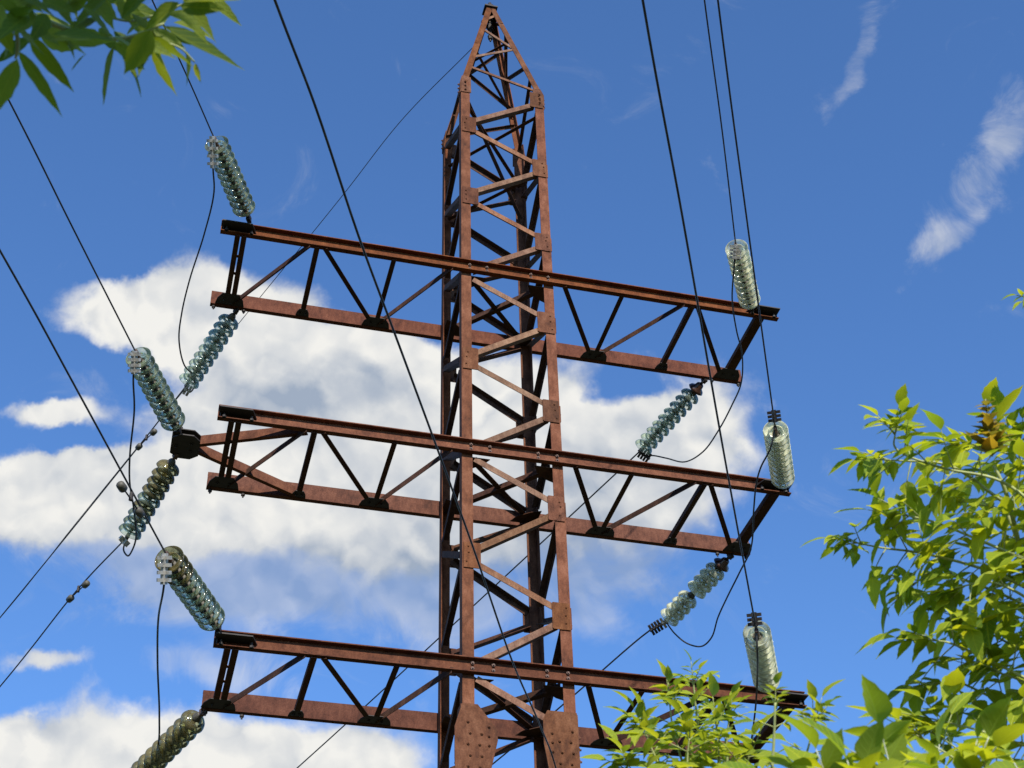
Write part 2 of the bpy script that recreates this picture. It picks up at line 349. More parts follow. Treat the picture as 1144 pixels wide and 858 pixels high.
# ------------------------------------------------------------------ ground
def ground():
    M, t, b = mat('meadow'); L = t.links
    n = t.nodes.new('ShaderNodeTexNoise'); n.inputs['Scale'].default_value = .6; n.inputs['Detail'].default_value = 8
    n2 = t.nodes.new('ShaderNodeTexNoise'); n2.inputs['Scale'].default_value = 40; n2.inputs['Detail'].default_value = 4
    tc = t.nodes.new('ShaderNodeTexCoord'); L.new(tc.outputs['Object'], n.inputs['Vector']); L.new(tc.outputs['Object'], n2.inputs['Vector'])
    mx = t.nodes.new('ShaderNodeMath'); mx.operation = 'ADD'; L.new(n.outputs[0], mx.inputs[0]); L.new(n2.outputs[0], mx.inputs[1])
    cr = t.nodes.new('ShaderNodeValToRGB'); L.new(mx.outputs[0], cr.inputs[0])
    mx2 = mx; cr.color_ramp.elements[0].position = .8; cr.color_ramp.elements[0].color = (.030, .042, .014, 1)
    cr.color_ramp.elements[1].position = 1.0; cr.color_ramp.elements[1].color = (.075, .070, .034, 1)
    L.new(cr.outputs[0], b.inputs['Base Color']); b.inputs['Roughness'].default_value = .95
    g = MB(); n_ = 40; R_ = 1500.0
    for i in range(n_+1):
        for j in range(n_+1):
            x = ((i/n_*2-1)**3)*R_; y = ((j/n_*2-1)**3)*R_
            d = math.hypot(x, y)
            z = 0.0 if d < 30 else 1.5*math.sin(x*.013)*math.cos(y*.017)*min(1, (d-30)/200)
            g.v.append(Vector((x, y, z)))
    for i in range(n_):
        for j in range(n_):
            a = i*(n_+1)+j; g.f.append([a, a+n_+1, a+n_+2, a+1])
    tag(g.build('ground', M, smooth=True), kind='structure')
ground()

# ------------------------------------------------------------------ pylon
X, Y, Z = Vector((1, 0, 0)), Vector((0, 1, 0)), Vector((0, 0, 1))
HW = 0.5                                   # half width of the shaft
Z_SH, Z_TOP = 15.92, 18.02                 # shoulder, peak
def hw(z): return HW if z >= 7.6 else HW + (7.6-z)*.022
ARM_Z = (12.90, 10.53, 8.174)
py = empty('lattice_pylon', (0, 0, 0))
tag(py, 'tall rusty lattice steel power pylon with three crossarms and a pointed peak', 'pylon')

def angle_bar(mb, p0, p1, face, out, w=.055, w2=.055, t=.006):
    """rolled angle: one flange in the plane whose normal is `face`, its second flange along -face from the edge lying towards `out`"""
    d = (p1-p0).normalized(); face = (face - d*face.dot(d)).normalized()
    s = d.cross(face).normalized()
    if s.dot(out) < 0: s = -s
    mb.prism(p0, p1, s, -w/2, w/2, face, 0, t)
    mb.prism(p0, p1, s, w/2-t, w/2, face, -w2, -.0005)
    return mb
def hexbolt(mb, p, n, r=.016, h=.016):
    a = n.orthogonal().normalized(); b = n.cross(a)
    pts = [p + a*math.cos(k*PI/3)*r + b*math.sin(k*PI/3)*r for k in range(6)]
    mb.poly(pts, n, h)
    mb.poly([p + n*h + a*math.cos(k*PI/3)*r*.5 + b*math.sin(k*PI/3)*r*.5 for k in range(6)], n, h*.7)

LEGW, LEGT = .105, .011
leg_of = {}
for sx in (-1, 1):
    for sy in (-1, 1):
        def corner(z): return Vector((sx*hw(z), sy*hw(z), z))
        mb = MB()
        for z0, z1 in ((0.0, 7.6), (7.6, Z_SH)):
            a, b = corner(z0), corner(z1)
            mb.prism(a, b, X*-sx, 0, LEGW, Y*-sy, 0, LEGT)
            mb.prism(a, b, Y*-sy, LEGT, LEGW, X*-sx, 0, LEGT)
        mb.prism(Vector((sx*hw(0)-sx*.05, sy*hw(0)-sy*.05, 0)), Vector((sx*hw(0)-sx*.05, sy*hw(0)-sy*.05, .06)), X, -.2, .2, Y, -.2, .2)
        leg = mb.build('leg', RUST, py); leg_of[(sx, sy)] = leg
        # peak leg
        a, b = corner(Z_SH-.12), Vector((sx*.055, sy*.055, Z_TOP))
        s0 = corner(Z_SH)
        mb = MB()
        mb.prism(s0, b, X*-sx, 0, .075, Y*-sy, 0, .009); mb.prism(s0, b, Y*-sy, .009, .075, X*-sx, 0, .009)
        pk = mb.build('peak_leg', RUST, py)
        # knee plates where the peak starts
        mb = MB()
        for (u, n) in ((X*-sx, Y*sy), (Y*-sy, X*sx)):
            c = s0 + n*.0025
            up = (b-s0).normalized()
            mb.poly([c-Z*.20+u*.0, c-Z*.20+u*.12, c+up*.10+u*.10, c+up*.14, c], n, .008)
            for k in (-.16, -.09, -.02):
                hexbolt(mb, c + n*.008 + Z*k + u*.05, n, .014, .012)
        mb.build('knee_plate', RUST_PLATE, leg)

nodes_a = [15.165-1.17*i for i in range(7)]        # front-left and back-right
nodes_b = [15.80-1.17*i for i in range(8)]         # front-right and back-left
PALE = RUST_PALE
rng = random.Random(4)
def gusset(leg, sx, sy, n, u, z, w=.18, h=.27, skip=False):
    """plate on the face with normal n, reaching from the leg inward along u"""
    c = Vector((sx*hw(z), sy*hw(z), z)) + n*.003
    mb = MB()
    w *= rng.uniform(.93, 1.08); h *= rng.uniform(.92, 1.1)
    mb.poly([c+u*.012+Z*h/2, c+u*.012-Z*h/2, c+u*(w*.94)-Z*h*.5, c+u*w-Z*h*.46, c+u*w+Z*h*.46, c+u*(w*.95)+Z*h*.5], n, .009)
    for k in (-.28, .06, .30):
        hexbolt(mb, c+n*.009+u*(.05+rng.uniform(-.012, .012))+Z*h*(k+rng.uniform(-.04, .04)), n, .009, .007)
    mb.build('gusset_plate', RUST_PLATE, leg)
rng = random.Random(4)
def face_braces(n, u, la, lb, za, zb, inside):
    """zigzag on one face. n outward normal; u from corner a to corner b; la/lb (sx,sy) of corners; za node heights at a, zb at b"""
    seq = sorted([(z, 'a') for z in za] + [(z, 'b') for z in zb], reverse=True)
    for (z0, s0), (z1, s1) in zip(seq, seq[1:]):
        def end(z, s, dz):
            c = la if s == 'a' else lb
            p = Vector((c[0]*hw(z), c[1]*hw(z), z))
            return p + (u if s == 'a' else -u)*.125 + Z*dz
        p0, p1 = end(z0, s0, -.075), end(z1, s1, .075)
        rising = (s1 == 'a')
        out = (-Z if rising else Z) if not inside else (-Z if rising else Z)
        mb = MB(); angle_bar(mb, p0 - n*.008, p1 - n*.008, n, out, .062, .06, .007)
        mb.build('brace', PALE if not inside else RUST_SHADE, py)  # braces off the front face take the steel with shade in its colour
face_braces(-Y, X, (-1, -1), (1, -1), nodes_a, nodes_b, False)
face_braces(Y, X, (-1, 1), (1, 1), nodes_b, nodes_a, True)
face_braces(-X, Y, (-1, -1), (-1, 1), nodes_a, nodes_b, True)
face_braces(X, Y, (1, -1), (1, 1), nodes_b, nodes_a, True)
for z in nodes_a:
    if min(abs(z-a) for a in ARM_Z) > .25:
        gusset(leg_of[(-1, -1)], -1, -1, -Y, X, z); gusset(leg_of[(1, 1)], 1, 1, Y, -X, z)
        gusset(leg_of[(1, 1)], 1, 1, X, -Y, z, .13, .2)
for z in nodes_b[:-1]:
    gusset(leg_of[(1, -1)], 1, -1, -Y, -X, z); gusset(leg_of[(-1, 1)], -1, 1, Y, X, z)
    gusset(leg_of[(1, -1)], 1, -1, X, Y, z, .13, .2)
# lower shaft, out of the picture but carrying the rest
zz = [7.5, 6.3, 5.0, 3.6, 2.0, .3]
for n, u, la, lb in ((-Y, X, (-1, -1), (1, -1)), (Y, X, (-1, 1), (1, 1)), (-X, Y, (-1, -1), (-1, 1)), (X, Y, (1, -1), (1, 1))):
    mb = MB()
    for i, (a, b) in enumerate(zip(zz, zz[1:])):
        l, r = (la, lb) if i % 2 else (lb, la)
        p0 = Vector((l[0]*hw(a), l[1]*hw(a), a)); p1 = Vector((r[0]*hw(b), r[1]*hw(b), b))
        angle_bar(mb, p0 - n*.012 - (p0-p1).normalized()*.05, p1 - n*.012, n, Z, .065, .06, .007)
    mb.build('lower_lattice', RUST, py)
# peak bracing
def pk(sx, sy, t): return Vector((sx*HW, sy*HW, Z_SH)).lerp(Vector((sx*.055, sy*.055, Z_TOP)), t)
for n, la, lb in ((-Y, (-1, -1), (1, -1)), (Y, (1, 1), (-1, 1)), (-X, (-1, 1), (-1, -1)), (X, (1, -1), (1, 1))):
    for ta, tb in ((.20, .03), (.30, .52), (.72, .48), (.80, .93)):
        p0, p1 = pk(*la, ta), pk(*lb, tb)
        d = (p1-p0).normalized(); p0 = p0 + d*.02 - n*.010; p1 = p1 - d*.02 - n*.010
        mb = MB(); angle_bar(mb, p0, p1, n, Z, .034, .034, .005); mb.build('peak_brace', PALE if n.y < 0 else RUST_SHADE, py)
    # shoulder strut
    p0, p1 = Vector((la[0]*HW, la[1]*HW, 15.62)), Vector((lb[0]*HW, lb[1]*HW, 15.62))
for z0, z1, l0, l1 in ((15.62, 15.30, (-1, -1), (1, 1)), (15.60, 15.45, (1, -1), (-1, 1)), (15.75, 14.75, (-1, -1), (1, 1)), (14.63, 14.55, (1, -1), (-1, 1))):
    p0 = Vector((l0[0]*(HW-.06), l0[1]*(HW-.06), z0)); p1 = Vector((l1[0]*(HW-.06), l1[1]*(HW-.06), z1))
    mb = MB(); angle_bar(mb, p0, p1, Vector((0, 0, -1)), Y, .045, .045, .006); mb.build('brace', RUST_SHADE, py)
for t0, t1, l0, l1 in ((.45, .25, (-1, -1), (1, 1)), (.62, .60, (1, -1), (-1, 1))):
    p0, p1 = pk(*l0, t0), pk(*l1, t1); d = (p1-p0).normalized(); mb = MB(); angle_bar(mb, p0+d*.04, p1-d*.04, Vector((0, 0, -1)), Y, .034, .034, .005); mb.build('peak_brace', RUST_SHADE, py)
# cap and clamp at the very top
mb = MB()
mb.box((0, 0, Z_TOP+.012), .17, .17, .022)
mb.tube([(0, 0, Z_TOP+.02), (0, 0, Z_TOP+.09)], .075, 12, .055); mb.tube([(0, 0, Z_TOP+.085), (0, 0, Z_TOP+.16)], .022, 8)
mb.build('peak_cap', BLACK, py)
mb = MB()
for i, (x, y, z, r) in enumerate(((.0, .02, -.06, .03), (.005, .03, -.13, .045), (.01, .05, -.20, .03), (.012, .06, -.27, .042), (.018, .075, -.35, .022), (.02, .085, -.43, .036))):
    c = Vector((x, y, Z_TOP+z)); mb.tube([c+Z*.03, c-Z*.032], r, 6, r*.8)
    mb.tube([c-Z*.03, c-Z*.075], .012, 6)
mb.build('earth_wire_bracket', BLACK, py)
# splice plates low on the shaft
def splice(sx):
    c = Vector((sx*HW, -HW, 7.62)) - Y*.003; u = X*-sx
    mb = MB()
    if sx < 0:
        out = [c+u*-.005+Z*.20, c+u*.13+Z*.20, c+u*.30+Z*-.02, c+u*.30+Z*-.12, c+u*.20+Z*-.55, c+u*.20-Z*.9, c-u*.04-Z*.9, c-u*.07-Z*.30, c-u*.07-Z*.02]
    else:
        out = [c-u*.004+Z*.21, c+u*.26+Z*.21, c+u*.30+Z*.12, c+u*.30-Z*.1, c+u*.23-Z*.55, c+u*.22-Z*.9, c-u*.01-Z*.9]
    mb.poly(out, -Y, .012)
    for r in range(9):
        for q in (.05, .15) if r else (.05,):
            hexbolt(mb, c - Y*.012 + u*(q + (.012 if r % 2 else -.006)) + Z*(.03-.10*r), -Y, .013, .011)
    for r in range(3):
        hexbolt(mb, c - Y*.012 + u*.225 + Z*(.0-.085*r), -Y, .013, .011)
    o = mb.build('splice_plate', RUST_PLATE, leg_of[(sx, -1)])
    mb = MB()
    c2 = Vector((sx*(HW+.003), -HW, 7.62))
    mb.poly([c2+Z*.2+Y*.0, c2+Z*.2+Y*.12, c2-Z*.02+Y*.22, c2-Z*.9+Y*.2, c2-Z*.9], X*sx, .012)
    for r in range(8): hexbolt(mb, c2+X*sx*.012+Y*(.07)+Z*(.02-.11*r), X*sx, .019, .022)
    mb.build('splice_plate', RUST_PLATE, leg_of[(sx, -1)])
splice(-1); splice(1)

# ------------------------------------------------------------------ crossarms
HN, FN, TN = .143, .060, .008              # front channel
HB, FB = .176, .055                        # back channel
YN = -HW - .004; YB = HW + .045            # faces of the webs that touch the legs
def crossarm(z, L, kx):
    arm = MB()
    # front channel, open towards the front
    a, b = Vector((-L+.014, YN, z)), Vector((L+.014, YN, z))
    arm.prism(a, b, -Y, 0, TN, Z, -HN/2, HN/2)
    arm.prism(a, b, -Y, TN, FN, Z, HN/2-.010, HN/2); arm.prism(a, b, -Y, TN, FN, Z, -HN/2, -HN/2+.010)
    arm = arm.build('crossarm', RUST_ARM, py)
    bk = MB(); Lb = L*.997 - .0
    a, b = Vector((-Lb+.014, YB, z)), Vector((Lb+.014, YB, z))
    bk.prism(a, b, Y, 0, TN, Z, -HB/2, HB/2)
    bk.prism(a, b, Y, TN, FB, Z, HB/2-.010, HB/2); bk.prism(a, b, Y, TN, FB, Z, -HB/2, -HB/2+.010)
    bk.build('back_channel', RUST_ARM, arm)
    zl = z - HN/2 - .010                   # level of the lacing
    zb = z - HB/2 + .012
    xn = [1.24*kx, 2.04*kx, 2.82*kx]; x0 = HW + .10
    def n_(s, x): return Vector((s*x+.014, YN-.034, zl))
    def f_(s, x): return Vector((s*x+.014, YB-.02, zb))
    def lace(p, q, lit, w=.05):
        d = (q-p).normalized(); up = Z
        mb = MB()
        s = d.cross(Z).normalized()
        if s.y > 0: s = -s                 # towards the front
        if lit:                            # upright flange hangs at the front edge
            mb.prism(p, q, s, -w*.5, w*.5, Z, .034, .040); mb.prism(p, q, s, w*.5-.006, w*.5, Z, -.02, .0335)
        else:                              # flat flange below, upright flange stands behind
            mb.prism(p, q, s, -w*.5, w*.5, Z, -.006, 0); mb.prism(p, q, s, -w*.5, -w*.5+.006, Z, .0005, .05)
        mb.build('lacing_bar', RUST_SHADE, arm)
    for s in (-1, 1):
        lace(n_(s, x0), f_(s, xn[0]-.03), s < 0)
        lace(f_(s, xn[0]), n_(s, xn[0]), False)
        lace(f_(s, xn[0]+.03), n_(s, xn[1]-.08), s > 0)
        lace(n_(s, xn[1]), f_(s, xn[1]), False)
        lace(n_(s, xn[1]+.06), f_(s, xn[2]-.06), s < 0)
        # end post: a pair of bars with battens
        if s < 0:
            for dx in (-.033, .033): lace(n_(s, xn[2]-dx), f_(s, xn[2]-dx), False, .052)
            for t in (.3, .55):
                p = n_(s, xn[2]).lerp(f_(s, xn[2]), t); mb = MB(); mb.box(p+Z*.003, .09, .04, .005)
                mb.build('batten', RUST_SHADE, arm)
        else:
            lace(n_(s, xn[2]), f_(s, xn[2]), False, .10)
        # node plates lying flat on the back channel's lower flange
        for i, (x, w, d) in enumerate(((xn[0], .17, .15), (xn[1], .08, .11), (xn[2], .17, .18))):
            c = f_(s, x) + Y*.018 - Z*.008
            mb = MB(); mb.poly([c-X*w*.9, c-X*w*.8-Y*d*.5, c-X*w*.5-Y*d, c+X*w*.5-Y*d, c+X*w*.8-Y*d*.5, c+X*w*.9], Z, .007)
            hexbolt(mb, c-X*w*.35-Y*d*.45, -Z, .014, .012); hexbolt(mb, c+X*w*.35-Y*d*.45, -Z, .014, .012)
            mb.build('node_plate', BLACK, arm)  # black stands for the shade on the plate's underside
        # attachment shelf inside the channel's end
        x1 = L - .008; x2 = L - .36
        c = Vector((.014, YN-TN-.0005, z-.012))
        mb = MB(); mb.poly([c+X*s*x1, c+X*s*x2, c+X*s*(x2+.05)-Y*.135, c+X*s*x1-Y*.135], Z, .012)
        mb.poly([c+X*s*(x1-.02)-Z*.055, c+X*s*(x1-.02)+Z*-.001, c+X*s*(x1-.02)+Z*-.001-Y*.05, c+X*s*(x1-.02)-Z*.055-Y*.05], X*s, .009)
        mb.build('end_plate', BLACK, arm)  # shelf's shaded underside painted black
        mb = MB()
        for xx in (x2+.05, x1-.05):
            p = c + X*s*xx - Y*.052 - Z*(HN/2-.011); mb.tube([p, p+Z*.05], .011, 6); hexbolt(mb, p, Z, .02, .02)
        # bolts under the back channel's end
        for xx in (Lb-.01-.03, Lb-.36):
            p = Vector((s*xx+.014, YB+.03, z-HB/2-.0)); mb.tube([p, p-Z*.055], .009, 6); mb.tube([p-Z*.015, p-Z*.035], .02, 6)
        mb.build('end_bolt', BLACK, arm)
    # bolts through the webs into the legs
    for x in (-HW+.085, -HW+.27, HW-.25, HW-.06):
        for dz in (-.022, .03):
            mb = MB(); hexbolt(mb, Vector((x, YN-TN, z+dz)), -Y, .017, .016); mb.build('leg_bolt', BOLT, arm)
    # plan bracing and corner plates inside the shaft
    for p, q in ((Vector((-HW+.1, -HW+.05, zl)), Vector((HW-.08, HW-.03, zb+.02))), (Vector((HW-.1, -HW+.05, zl-.012)), Vector((-HW+.08, HW-.03, zb+.008)))):
        mb = MB(); d = (q-p).normalized(); s = d.cross(Z).normalized()
        mb.prism(p, q, s, -.028, .028, Z, -.006, 0); mb.prism(p, q, s, -.028, -.022, Z, .0005, .05); mb.build('plan_brace', RUST_SHADE, arm)
    for sx in (-1, 1):
        for sy in (-1, 1):
            c = Vector((sx*(HW-.01), sy*(HW-.012), (zl if sy < 0 else zb) - .016)); u = X*-sx; v = Y*-sy
            mb = MB(); mb.poly([c, c+u*.27, c+u*.22+v*.10, c+u*.10+v*.20, c+v*.24], Z, .007); mb.build('corner_plate', RUST_SHADE, arm)
    return arm
arms = [crossarm(ARM_Z[0], 3.03, 1.0), crossarm(ARM_Z[1], 2.83, .945), crossarm(ARM_Z[2], 2.635, .88)]
# outrigger of the middle arm: two channels meeting at a hexagonal plate
zo = ARM_Z[1] - .045
hc = at_z(207, 495, zo)
mb = MB()
for q in (Vector((-1.98, YN+.03, ARM_Z[1]-.02)), Vector((-1.93, YB-.03, ARM_Z[1]-.055))):
    p = hc + (q-hc).normalized()*.10; d = (q-p).normalized(); s = d.cross(Z).normalized()
    if s.y > 0: s = -s
    p = p + Z*.02; q = q + Z*.02
    mb.prism(p, q, s, -.006, 0, Z, -.05, .05); mb.prism(p, q, s, -.045, -.0065, Z, -.05, -.043); mb.prism(p, q, s, -.045, -.0065, Z, .043, .05)
mb.build('outrigger_channel', RUST_ARM, arms[1])
mb = MB()
hp = []
for dx, dy in ((-.05, .19), (-.13, .12), (-.13, -.12), (-.05, -.185), (.07, -.185), (.135, -.11), (.135, .12), (.06, .19)): hp.append(hc + X*dx + Y*dy - Z*.045)
mb.poly(hp, Z, .012)
mb.poly([p + Z*.062 for p in hp], Z, .010)
mb.tube([hc-Z*.035+X*-.06+Y*.14, hc+Z*.07+X*-.06+Y*.14], .02, 8); mb.tube([hc-Z*.035+X*-.06-Y*.14, hc+Z*.07+X*-.06-Y*.14], .02, 8)
for dx, dy in ((-.08, 0), (.06, .06), (.06, -.06)): hexbolt(mb, hc+X*dx+Y*dy-Z*.045, -Z, .016, .014)
mb.build('outrigger_plate', BLACK, arms[1])  # underside shade is put into the plate's black colour

# ------------------------------------------------------------------ insulator strings
def disc_mesh(matl):
    mb = MB()
    prof = [(.038, .030), (.060, .027), (.085, .019), (.106, .006), (.120, -.012), (.127, -.032), (.1285, -.040), (.125, -.0425), (.1215, -.036), (.115, -.017), (.101, -.001),
            (.083, .0105), (.079, -.022), (.074, -.024), (.070, .0150), (.055, .0195), (.038, .020)]
    mb.lathe(prof, 32)
    return mb
def cap_mesh():
    mb = MB()
    mb.lathe([(.0, .100), (.022, .100), (.030, .092), (.040, .070), (.048, .040), (.050, .0315), (.0, .0315)], 16, closed=False)
    mb.lathe([(.0, .004), (.026, .003), (.026, -.012), (.011, -.016), (.011, -.060), (.0, -.060)], 10, closed=False)
    return mb
_cache = {}
def part_copy(key, build, name, matl, parent):
    if key not in _cache:
        o = build().build(name, matl, None, True); _cache[key] = o.data
    else:
        o = bpy.data.objects.new(name, _cache[key]); COL.objects.link(o)
    o.parent = parent
    return o
def insulator(P0, P1, n, label, group, glasses, porcelain=False, gap=None, lead=.10, tail=.05, wid=.92, bright=True):
    """string of n cap-and-pin discs from the arm at P0 to the conductor end at P1"""
    P0, P1 = Vector(P0), Vector(P1)
    L = (P1-P0).length; d = (P1-P0)/L
    o = empty('insulator_string', P0)
    o.rotation_mode = 'QUATERNION'; o.rotation_quaternion = (-d).to_track_quat('Z', 'X')   # local -Z runs to the conductor
    tag(o, label, 'insulator', group)
    slots = n + (.6 if gap is not None else 0) + (1 if porcelain else 0)
    sp = (L - lead - tail)/slots
    Zl = Vector((0, 0, 1))
    mb = MB(); mb.tube([Vector((0, 0, .02)), Vector((0, 0, -lead-.02))], .016, 8)
    mb.prism(Vector((0, 0, -.005)), Vector((0, 0, -lead*.6)), Vector((1, 0, 0)), -.03, .03, Vector((0, 1, 0)), -.02, .02)
    mb.prism(Vector((-.045, 0, -.012)), Vector((.045, 0, -.012)), Vector((0, 1, 0)), -.011, .011, Zl, -.011, .011)
    f = mb.build('shackle', BLACK if bright else BOLT, None); f.parent = o
    k = 0
    for i in range(n + (gap is not None) + bool(porcelain)):
        zc = -lead - sp*(i + .55 - (.4 if gap is not None and i > gap else 0))
        if porcelain and i == 0:
            q = MB(); q.lathe([(.03, .075), (.05, .06), (.06, .02), (.10, -.005), (.115, -.03), (.10, -.04), (.05, -.035), (.02, -.05)], 24)
            q = q.build('porcelain_disc', PORC, None, True); q.parent = o; q.location = (0, 0, zc); q.scale = (.85, .85, sp/.11); continue
        if gap is not None and i == gap:
            q = MB(); q.tube([Vector((0, 0, zc+sp*.7)), Vector((0, 0, zc-sp*.1))], .02, 8); q = q.build('link_rod', CAPM, None); q.parent = o; continue
        g = glasses[min(k, len(glasses)-1)]; k += 1
        dd = part_copy('disc_'+g.name, lambda: disc_mesh(g), 'glass_disc', g, o)
        dd.location = (0, 0, zc)
        dd.scale = (wid, wid, 1)
        c = part_copy('cap', cap_mesh, 'cap', CAPM, dd); c.scale = (1, 1, sp/.125)
    # yoke at the conductor
    mb = MB(); mb.tube([Vector((0, 0, -L+tail+.04)), Vector((0, 0, -L-.01))], .018, 8)
    mb.prism(Vector((0, 0, -L+tail*.6)), Vector((0, 0, -L-.02)), Vector((1, 0, 0)), -.025, .025, Vector((0, 1, 0)), -.012, .012)
    f = mb.build('clevis', BOLT, None); f.parent = o
    return o
def strain_clamp(p, q, matl, parent, ribs=4, w=.022):
    """bolted strain clamp lying along p->q, with its row of U-bolts"""
    p, q = Vector(p), Vector(q); d = (q-p).normalized(); a = d.orthogonal().normalized(); b = d.cross(a)
    mb = MB(); mb.prism(p, q, a, -w, w, b, -w*.8, w*.8)
    for i in range(ribs):
        c = p.lerp(q, (i+.6)/(ribs+.2))
        for e in (a, b): mb.prism(c-d*.014, c+d*.014, e, -.06, .06, e.cross(d).normalized(), -.014, .014)
    o = mb.build('strain_clamp', matl, parent)
    return o

AZF, AZB = rad(180+25.5), rad(-24.5)
DF = Vector((math.sin(AZF), math.cos(AZF), 0)); DB = Vector((math.sin(AZB), math.cos(AZB), 0))
def vplane(P, D): return Vector((D.y, -D.x, 0))
def in_vp(px, py_, P, D): return at_plane(px, py_, P, vplane(P, D))
def on_sphere(px, py_, P, L):
    d = ray(px, py_); b = d.dot(P-CAM); c = (P-CAM).length_squared - L*L
    disc = b*b - c
    return CAM + d*(b - math.sqrt(max(disc, 0)))
def conductor(name, pts, label, group, r=.0075, cat='power line'):
    o = MB().tube(pts, r, 8).build(name, WIRE, None, True)
    tag(o, label, cat, group); return o
WG = 'conductors strung from the pylon'
SG = 'glass insulator strings on the crossarms'
JG = 'jumper loops linking the conductors past the crossarms'

# ---- front strings, tree-less side
def front_wire(P1, far, n=24, ext=30.0, sag=.0):
    """conductor from the string end P1 through the listed points, then on past the photographer"""
    pts = [P1] + far
    d = (pts[-1]-pts[-2]).normalized(); last = pts[-1]
    d = (DF*.985 + Z*d.z*.6).normalized()
    return spline(pts + [last + d*ext*.4, last + d*ext], 8)
A0 = at_y(279, 247, -.62); A1 = in_vp(240, 156, A0, DF)
B0 = hc + X*-.06 - Y*.14; B0 = Vector(B0); B1 = in_vp(152, 394, B0, DF)
C0 = at_y(245, 703, -.60); C1 = in_vp(186, 620, C0, DF)
wA = [in_vp(212, 92, A0, DF), in_vp(170, 0, A0, DF)]
wB = [in_vp(80, 252, B0, DF), in_vp(14, 120, B0, DF)]
wC = [in_vp(90, 443, C0, DF), in_vp(0, 280, C0, DF)]
insulator(A0, A1, 10, 'green glass insulator string rising from the top crossarm below the dark overhanging leaves', SG, [GL_GREEN], wid=.94)
insulator(B0, B1, 10, 'green glass insulator string rising from the upper edge of the black hexagonal plate', SG, [GL_GREEN])
insulator(C0, C1, 10, 'thick green and brown glass insulator string standing off the lowest crossarm away from the trees', SG, [GL_GREEN, GL_GREEN, GL_GREEN, GL_GREEN, GL_GREEN, GL_GREEN, GL_GREEN, GL_DIRTY, GL_DIRTY, GL_DIRTY])
cA = conductor('conductor', front_wire(A1, wA), 'wire running up from the top crossarm string into the dark overhanging leaves', WG)
cB = conductor('conductor', front_wire(B1, wB), 'wire running up from the string on the hexagonal plate, past the lowest dark leaf', WG)
cC = conductor('conductor', front_wire(C1, wC), 'wire descending over white cloud to the green and brown string of the lowest crossarm', WG)
# ---- front strings, tree side (seen nearly end on)
def slope_pt(px, py_, P, el):
    n = (Z - DF*math.tan(rad(el))).normalized(); return at_plane(px, py_, P, n)
R10 = at_y(840, 346, -.62); R11 = on_sphere(822, 274, R10, 1.18)
R20 = at_y(876, 544, -.62); R21 = on_sphere(866, 478, R20, 1.18)
R30 = at_y(858, 770, -.62); R31 = on_sphere(845, 704, R30, 1.18)
insulator(R10, R11, 10, 'pale glass insulator string above the top crossarm end towards the leafy trees', SG, [GL_CLEAR])
insulator(R20, R21, 10, 'pale glass insulator string above the middle crossarm end, nearest the leafy trees', SG, [GL_CLEAR])
insulator(R30, R31, 10, 'pale glass insulator string above the lowest crossarm with leaves touching its foot', SG, [GL_CLEAR])
e1 = 2.0
cR1 = conductor('conductor', front_wire(R11, [slope_pt(806, 140, R11, e1), slope_pt(787, 0, R11, e1)]), 'thin wire going straight up from the pale string of the top crossarm', WG)
cR2 = conductor('conductor', front_wire(R21, [slope_pt(835, 250, R21, e1), slope_pt(802, 0, R21, e1)]), 'wire passing close beside the pale string of the top crossarm down to the middle one', WG)
cR3 = conductor('conductor', front_wire(R31, [slope_pt(824, 590, R31, e1), slope_pt(804, 480, R31, e1), slope_pt(762, 240, R31, e1), slope_pt(718, 0, R31, e1)]), 'long wire crossing the top and middle crossarms down to the leafy lowest string', WG)
# ---- lone wire in front of the shaft
V0 = at_y(621, 858, -.95)
DV = DF
vp = [in_vp(x, y, V0, DV) for x, y in ((621, 858), (604, 812), (572, 738), (546, 663), (528, 610), (480, 478), (440, 370), (400, 262), (352, 118), (307, 0))]
anchor = Vector((.42, -.53, V0.z-.55))
conductor('conductor', spline([anchor] + vp + [vp[-1] + DF*10 + Z*.6, vp[-1] + DF*28 + Z*2.2], 6), 'single wire sweeping down diagonally in front of the pylon shaft and all three crossarms', WG, .007)
# ---- back strings
L10 = Vector((at_y(265, 347, YB+.03).x, YB+.03, ARM_Z[0]-HB/2)); L11 = in_vp(208, 431, L10, DB)
L20 = Vector(hc) + X*-.06 + Y*.14 - Z*.02; L21 = in_vp(142, 600, L20, DB)
L30 = Vector((at_y(229, 789, YB+.03).x, YB+.03, ARM_Z[2]-HB/2)); L31 = in_vp(140, 882, L30, DB)
Q10 = Vector((at_y(789, 424, YB+.03).x, YB+.03, ARM_Z[0]-HB/2)); Q11 = in_vp(715, 504, Q10, DB)
Q20 = Vector((at_y(818, 617, YB+.03).x, YB+.03, ARM_Z[1]-HB/2)); Q21 = in_vp(744, 694, Q20, DB)
insulator(L10, L11, 9, 'slender green glass insulator string hanging below the top crossarm over white cloud', SG, [GL_PALE], wid=.93)
insulator(L20, L21, 9, 'brownish green glass insulator string hanging below the black hexagonal plate', SG, [GL_DIRTY, GL_DIRTY, GL_DIRTY, GL_DIRTY, GL_GREEN, GL_DIRTY, GL_GREEN], bright=False)
insulator(L30, L31, 10, 'dirty brown glass insulator string hanging off the lowest crossarm and leaving the picture', SG, [GL_DIRTY], bright=False)
insulator(Q10, Q11, 9, 'glass insulator string with a dark first disc hanging below the top crossarm near the trees', SG, [GL_PALE], porcelain=True)
insulator(Q20, Q21, 8, 'glass insulator string with dark first disc and a bare link halfway, below the middle crossarm', SG, [GL_CLEAR], porcelain=True, gap=5)
def back_wire(P1, pts, ext=60):
    last = pts[-1]; d = (pts[-1]-P1).normalized()
    return spline([P1] + pts + [last + (DB*.985 + Z*d.z*.8)*ext*.4, last + (DB*.99 + Z*d.z*.3)*ext], 8)
